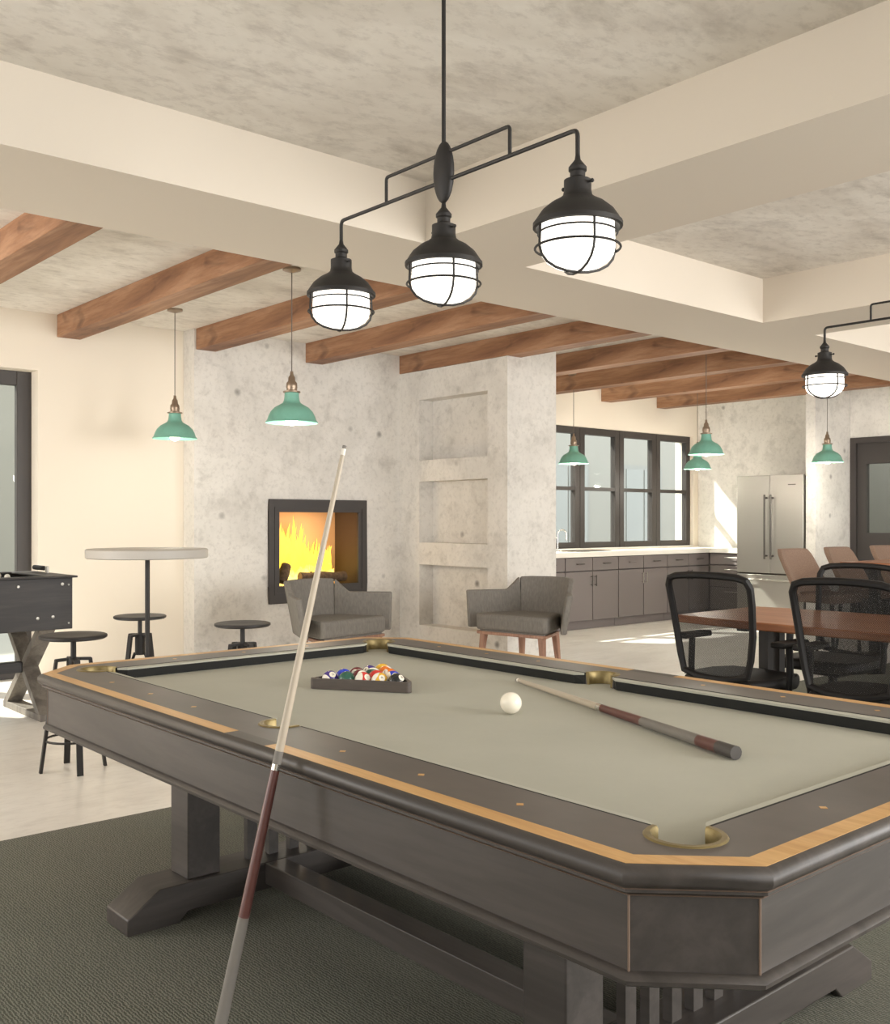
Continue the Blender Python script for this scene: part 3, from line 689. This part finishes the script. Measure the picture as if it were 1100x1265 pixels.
# ------------------------------------------------------------------ armchairs
def armchair(loc, rz, label):
    t = thing('armchair', label, 'armchair', (loc[0], loc[1], 0), rz, 'grey tweed armchairs')
    P = [(.13, .50), (-.27, .23), (-.31, .16), (-.33, 0), (-.31, -.16), (-.27, -.23), (.13, -.50)]
    def shell(name, pts, tops, zbot, lean):
        n = len(pts); vs = []; fs = []; m = 6
        for i, (p, zt) in enumerate(zip(pts, tops)):
            a = Vector(pts[max(i-1, 0)]); b = Vector(pts[min(i+1, n-1)]); d = (b-a).normalized(); nr = Vector((d.y, -d.x)); 
            if nr.dot(Vector(p)-Vector((.1, 0))) < 0: nr = -nr
            for j in range(m):
                f = j/(m-1); z_ = zbot+(zt-zbot)*f; o_ = lean*(z_-.38)/.42
                q = Vector(p)+nr*o_; vs.append((q.x, q.y, z_)); q2 = q-nr*.05; vs.append((q2.x, q2.y, z_))
        W_ = 2*m
        for i in range(n-1):
            for j in range(m-1):
                a = i*W_+2*j; fs += [(a, a+W_, a+W_+2, a+2), (a+1, a+3, a+W_+3, a+W_+1)]
            a = i*W_; fs += [(a, a+1, a+W_+1, a+W_), (a+W_-2, a+2*W_-2, a+2*W_-1, a+W_-1)]
        for i in (0, n-1):
            for j in range(m-1): a = i*W_+2*j; fs.append((a, a+2, a+3, a+1))
        return G().add(vs, fs).obj(name, FABRIC, t, bevel=.012)
    def dens(a, b, k): return [Vector(a).lerp(Vector(b), i/k) for i in range(k+1)]
    L_ = dens(P[0], P[1], 8); shell('arm', L_, [.68, .68, .68, .68, .68, .68, .68, .73, .785], .37, .07)
    L_ = dens(P[6], P[5], 8); shell('arm', L_, [.68, .68, .68, .68, .68, .68, .68, .73, .785], .37, .07)
    shell('backrest', [Vector(p) for p in ((-.262, .238), (-.305, .16), (-.33, 0), (-.305, -.16), (-.262, -.238))], [.785, .79, .792, .79, .785], .37, .085)
    c_ = [(.20, .36), (.22, .30), (.22, -.30), (.20, -.36), (-.20, -.22), (-.26, -.14), (-.26, .14), (-.20, .22)]
    G().prism([(x, y_) for x, y_ in c_][::-1], .365, .50).obj('seat_cushion', FABRIC, t, bevel=.03, seg=4)
    G().prism([(x*.93, y_*.9) for x, y_ in c_][::-1], .35, .368).obj('seat_base', FABRIC, t, bevel=.006)
    G().prism([(x*.98, y_*.97) for x, y_ in c_][::-1], .33, .355).obj('apron', LEGW, t, bevel=.004)
    for x, y_ in ((.17, .29), (.17, -.29), (-.20, .17), (-.20, -.17)):
        ex, ey = x*1.15, y_*1.12
        G().add([(x+i*.024, y_+j*.024, .335) for i, j in ((-1, -1), (1, -1), (1, 1), (-1, 1))]+[(ex+i*.014, ey+j*.014, 0) for i, j in ((-1, -1), (1, -1), (1, 1), (-1, 1))],
                [(0, 1, 2, 3), (7, 6, 5, 4), (0, 4, 5, 1), (1, 5, 6, 2), (2, 6, 7, 3), (3, 7, 4, 0)]).obj('leg', LEGW, t)
armchair((4.62, 6.62), R(280), 'grey tweed armchair in front of the fireplace')
armchair((5.96, 5.85), R(189), 'grey tweed armchair with wooden legs beside the niche wall')

# ------------------------------------------------------------------ kitchen
def bar_handle(p, q, parent, mat=DSTEEL, off_=(0, -.03, 0)):
    p, q, f = Vector(p), Vector(q), Vector(off_); d = (q-p)
    g = G().cyl(p+f, q+f, .006, n=8)
    for t_ in (.12, .88): g.cyl(p+d*t_, p+d*t_+f, .004, n=6)
    return g.obj('handle', mat, parent, True)
CF = 7.76
def cabinet(x0, x1, label, sink=False):
    t = thing('base_cabinet', label, 'cabinet', (x0, CF, 0), 0, 'grey kitchen base cabinets'); w_ = x1-x0; d = YW-CF-.025
    G().box(.003, w_-.003, .02, d, .10, .843).obj('body', CABD, t); G().box(.003, w_-.003, .06, d, 0, .10).obj('toe_kick', CAB, t)
    for k in (0, 1):
        a, b = .006+k*w_/2, (k+1)*w_/2-.006
        dr_ = G().box(a, b, 0, .02, .685, .835).obj('drawer', CAB, t, bevel=.003); m = (a+b)/2
        bar_handle((m-.06, 0, .765), (m+.06, 0, .765), dr_, DSTEEL if (k or w_ < .95) else CAB)
        do = G().box(a, b, 0, .02, .105, .672).obj('door', CAB, t, bevel=.003)
        hx = b-.03 if k == 0 else a+.03; bar_handle((hx, 0, .50), (hx, 0, .63), do, CHROME if 9.4 < x0 < 9.6 else DSTEEL)  # brighter metal on one cabinet's handles stands in for their reflections
XB = [7.60, 8.57, 9.514, 10.479, 11.38]
for k, lb_ in enumerate(('grey base cabinet under the sink, mostly hidden by the wing wall', 'grey base cabinet right of the faucet behind the armchair', 'grey base cabinet with lightened handles under the middle of the window', 'grey base cabinet in the corner behind the mesh chair')):
    cabinet(XB[k], XB[k+1], lb_)
t = thing('base_cabinet', 'grey drawer cabinet between the counter corner and the refrigerator', 'cabinet', (11.38, 7.085, 0), 0, 'grey kitchen base cabinets')
G().box(.02, XR-11.38-.03, 0, YW-7.085-.03, .10, .843).obj('body', CABD, t); G().box(.06, XR-11.38-.03, 0, YW-7.085-.03, 0, .1).obj('toe_kick', CAB, t)
for a, b in ((.69, .835), (.40, .68), (.105, .39)):
    dr_ = G().box(0, .02, .006, CF-7.085-.02, a, b).obj('drawer', CAB, t, bevel=.003); bar_handle((0, .22, b-.05), (0, .42, b-.05), dr_, STEEL, (-.03, 0, 0))
o = G().prism([(7.58, CF-.025), (11.355, CF-.025), (11.355, 7.085), (XR-.003, 7.085), (XR-.003, YW-.003), (7.58, YW-.003)], .843, .903).obj('countertop', QUARTZ, bevel=.004)
tag(o, 'white quartz kitchen worktop running under the window to the fridge', 'countertop')
t = thing('kitchen_sink', 'stainless sink rim set into the white worktop', 'sink', (8.86, 7.84, .903))
G().prism([(0, 0), (.62, 0), (.62, .24), (0, .24)], 0, .008, [[(.02, .02), (.02, .22), (.60, .22), (.60, .02)]]).obj('rim', DSTEEL, t)
G().box(.02, .60, .02, .22, .0005, .002).obj('basin', STEEL, t)
t = thing('faucet', 'chrome gooseneck kitchen faucet at the edge of the wing wall', 'faucet', (8.84, 8.13, .903))
G().lathe([(0, 0), (.028, 0), (.028, .01), (.016, .02), (0, .02)], 16).obj('base', CHROME, t, True)
G().tube([(0, 0, .01), (0, 0, .20)]+[(.055-.055*cos(a), -.02*(1-cos(a)), .20+.055*sin(a)) for a in [pi*k/10 for k in range(1, 11)]]+[(.11, -.04, .13)], .010, 10).obj('spout', CHROME, t, True)
G().tube([(-.07, 0, .0), (-.07, 0, .14), (-.05, -.01, .16), (-.02, -.02, .165)], .008, 8).obj('lever', CHROME, t, True)
t = thing('refrigerator', 'stainless steel french door refrigerator standing against the concrete wall', 'refrigerator', (10.95, 6.165, 0))
fw_ = .90
G().box(.05, XR-10.95-.01, .01, fw_-.01, .03, 1.80).obj('body', DSTEEL, t)
for a, b in ((.004, fw_/2-.012), (fw_/2-.008, fw_-.004)):
    dd = G().box(0, .05, a, b, .63, 1.815).obj('door', STEEL, t, bevel=.006)
    hy = fw_/2-.01+(.042 if a > .1 else -.042)
    bar = G().cyl((-.055, hy, .80), (-.055, hy, 1.58), .011); bar.cyl((0, hy, .84), (-.055, hy, .84), .012).cyl((0, hy, 1.54), (-.055, hy, 1.54), .012); bar.obj('handle', DSTEEL, dd, True)
G().box(-.003, .0, .10, .20, 1.69, 1.702).obj('badge', DSTEEL, t)
dd = G().box(0, .05, .004, fw_-.004, .05, .61).obj('freezer_drawer', STEEL, t, bevel=.006)
G().cyl((-.05, .08, .55), (-.05, fw_-.08, .55), .011).cyl((0, .12, .55), (-.05, .12, .55), .01).cyl((0, fw_-.12, .55), (-.05, fw_-.12, .55), .01).obj('handle', STEEL, dd, True)
for x in (.1, .7):
    for y_ in (.08, fw_-.08): G().cyl((x, y_, 0), (x, y_, .04), .02).obj('foot', BLACKP, t)

# ------------------------------------------------------------------ conference table and mesh chairs
t = thing('conference_table', 'reddish walnut conference table with black legs', 'table', (5.06, 2.19, .006))
pts = []
for k in range(33):
    f = -1+2*k/32; pts.append((.46-.06*f*f*f*f, f*1.20))
top = [(x, y_) for x, y_ in pts]+[(-x, y_) for x, y_ in pts[::-1]]
G().prism(top, .70, .742).obj('table_top', CONFW, t, bevel=.006)
for sy in (-1, 1):
    for x in (-.06, .06): G().box(x-.028, x+.028, sy*.85-.028, sy*.85+.028, .04, .70).obj('leg', BLACKM, t)
    G().box(-.14, .14, sy*.85-.035, sy*.85+.035, 0, .04).obj('foot', BLACKM, t, bevel=.004)
    G().box(-.30, .30, sy*.85-.03, sy*.85+.03, .67, .70).obj('top_bracket', BLACKM, t)
def office_chair(loc, rz, label):
    t = thing('mesh_chair', label, 'office chair', (loc[0], loc[1], .006), rz, 'black mesh office chairs')
    # back: frame loop, faces +x
    def bp(y_, z_):   # curved reclined back surface
        f = (z_-.50)/.48; return (-.235-.075*f+.02*sin(f*pi)-.10*(y_**2)*-1*.9, y_, z_)
    outl = [(-.185, .50), (-.205, .58), (-.222, .70), (-.234, .85), (-.238, .935), (-.222, .972), (-.18, .985), (-.09, .992), (0, .994), (.09, .992), (.18, .985), (.222, .972), (.238, .935), (.234, .85), (.222, .70), (.205, .58), (.185, .50), (.10, .475), (0, .47), (-.10, .475)]
    G().tube([bp(*p) for p in outl], .0185, 8, True).obj('back_frame', BLACKP, t, True)
    n = 12; vs = []; fs = []
    zs_ = [.475+.51*k/14 for k in range(15)]
    for z_ in zs_:
        hw = .188+.05*min(1, max(0, (z_-.5)/.36)); 
        for k in range(n+1): y_ = hw*(-1+2*k/n); vs.append(bp(y_*.985, z_))
    for j in range(14):
        for k in range(n): a = j*(n+1)+k; fs.append((a, a+1, a+n+2, a+n+1))
    G().add(vs, fs).obj('mesh_back', NET, t, True)
    G().tube([(-.05, 0, .39), (-.18, 0, .392), (-.225, 0, .42), (-.232, 0, .47)], .022, 8).obj('back_spine', BLACKP, t, True)
    seat = [(-.22, -.20), (-.10, -.245), (.14, -.245), (.235, -.20), (.255, 0), (.235, .20), (.14, .245), (-.10, .245), (-.22, .20)]
    G().prism(seat, .41, .475).obj('seat', BLACKP, t, bevel=.025, seg=3)
    for s in (-1, 1):
        ar = G().tube([(-.02, s*.20, .41), (-.02, s*.285, .42), (-.02, s*.29, .50), (-.02, s*.285, .64)], .018, 8).obj('arm_post', BLACKP, t, True)
        G().prism([(-.13, s*.285-.04), (.10, s*.285-.042), (.13, s*.285-.02), (.13, s*.285+.02), (.10, s*.285+.042), (-.13, s*.285+.04)], .64, .668).obj('arm_pad', BLACKP, ar, bevel=.008)
    G().cyl((0, 0, .10), (0, 0, .41), .028).obj('gas_lift', BLACKP, t, True)
    G().box(-.10, .10, -.09, .09, .375, .41).obj('mechanism', BLACKP, t)
    for k in range(5):
        a = 2*pi*k/5+.3; c_, s_ = cos(a), sin(a)
        lg = G().tube([(0, 0, .105), (.15*c_, .15*s_, .095), (.30*c_, .30*s_, .07)], [.028, .022, .016], 8).obj('base_spoke', BLACKP, t, True)
        G().cyl((.30*c_-.02*s_, .30*s_+.02*c_, .03), (.30*c_+.02*s_, .30*s_-.02*c_, .03), .03).obj('caster', BLACKP, lg, True)
office_chair((4.58, 2.93), 0, 'black mesh office chair left of the two on the near side of the conference table')
office_chair((4.58, 2.24), R(3), 'black mesh office chair nearest the viewer, in front of the conference table')
office_chair((5.53, 2.93), R(180), 'black mesh office chair across the conference table, seen through the nearest chair')
# ------------------------------------------------------------------ counter table and beige chairs
t = thing('counter_table', 'tall reddish wood table behind the mesh chairs at the right edge', 'table', (9.25, 3.72, .006))
G().box(-1.4, 1.4, -.38, .38, .88, .925).obj('table_top', CONFW, t, bevel=.005)
for x in (-1.0, 1.0):
    for y_ in (-.28, .28): G().box(x-.035, x+.035, y_-.035, y_+.035, 0, .88).obj('leg', BLACKM, t)
def beige_chair(loc, rz, label):
    t = thing('upholstered_chair', label, 'chair', (loc[0], loc[1], 0), rz, 'beige upholstered counter chairs')
    n, m = 10, 8; vs = []; fs = []
    for j in range(m+1):
        f = j/m; z_ = .62+.40*f; hw = .235-.02*f*f-(.03*max(0, f-.85)/.15)
        for sgn in (0, 1):
            for k in range(n+1):
                q = -1+2*k/n; y_ = hw*q; x = -.18-.17*f+.12*q*q*(1-.5*f)-(.055 if sgn else 0); vs.append((x, y_, z_))
    W_ = 2*(n+1)
    for j in range(m):
        for k in range(n):
            a = j*W_+k; b = a+n+1; fs += [(a, a+1, a+1+W_, a+W_), (b, b+W_, b+W_+1, b+1)]
        a = j*W_; fs += [(a, a+W_, a+W_+n+1, a+n+1), (a+n, a+2*n+1, a+W_+2*n+1, a+W_+n)]
    for k in range(n): a = k; fs.append((a, a+n+1, a+n+2, a+1)); a = m*W_+k; fs.append((a, a+1, a+n+2, a+n+1))
    G().add(vs, fs).obj('backrest', BEIGE, t, bevel=.012)
    G().prism([(-.2, -.20), (.22, -.225), (.24, -.18), (.24, .18), (.22, .225), (-.2, .20)], .57, .65).obj('seat', BEIGE, t, bevel=.02, seg=3)
    for x in (-.17, .18):
        for y_ in (-.17, .17): G().cyl((x, y_, .58), (x*1.25, y_*1.2, 0), .018, .012).obj('leg', BLACKM, t, True)
beige_chair((8.16, 4.40), R(-95), 'beige woven chair nearest, in front of the refrigerator')
beige_chair((9.0, 4.42), R(-92), 'beige woven chair in front of the concrete partition')
beige_chair((9.9, 4.42), R(-90), 'beige woven chair in front of the dark door, at the right edge')
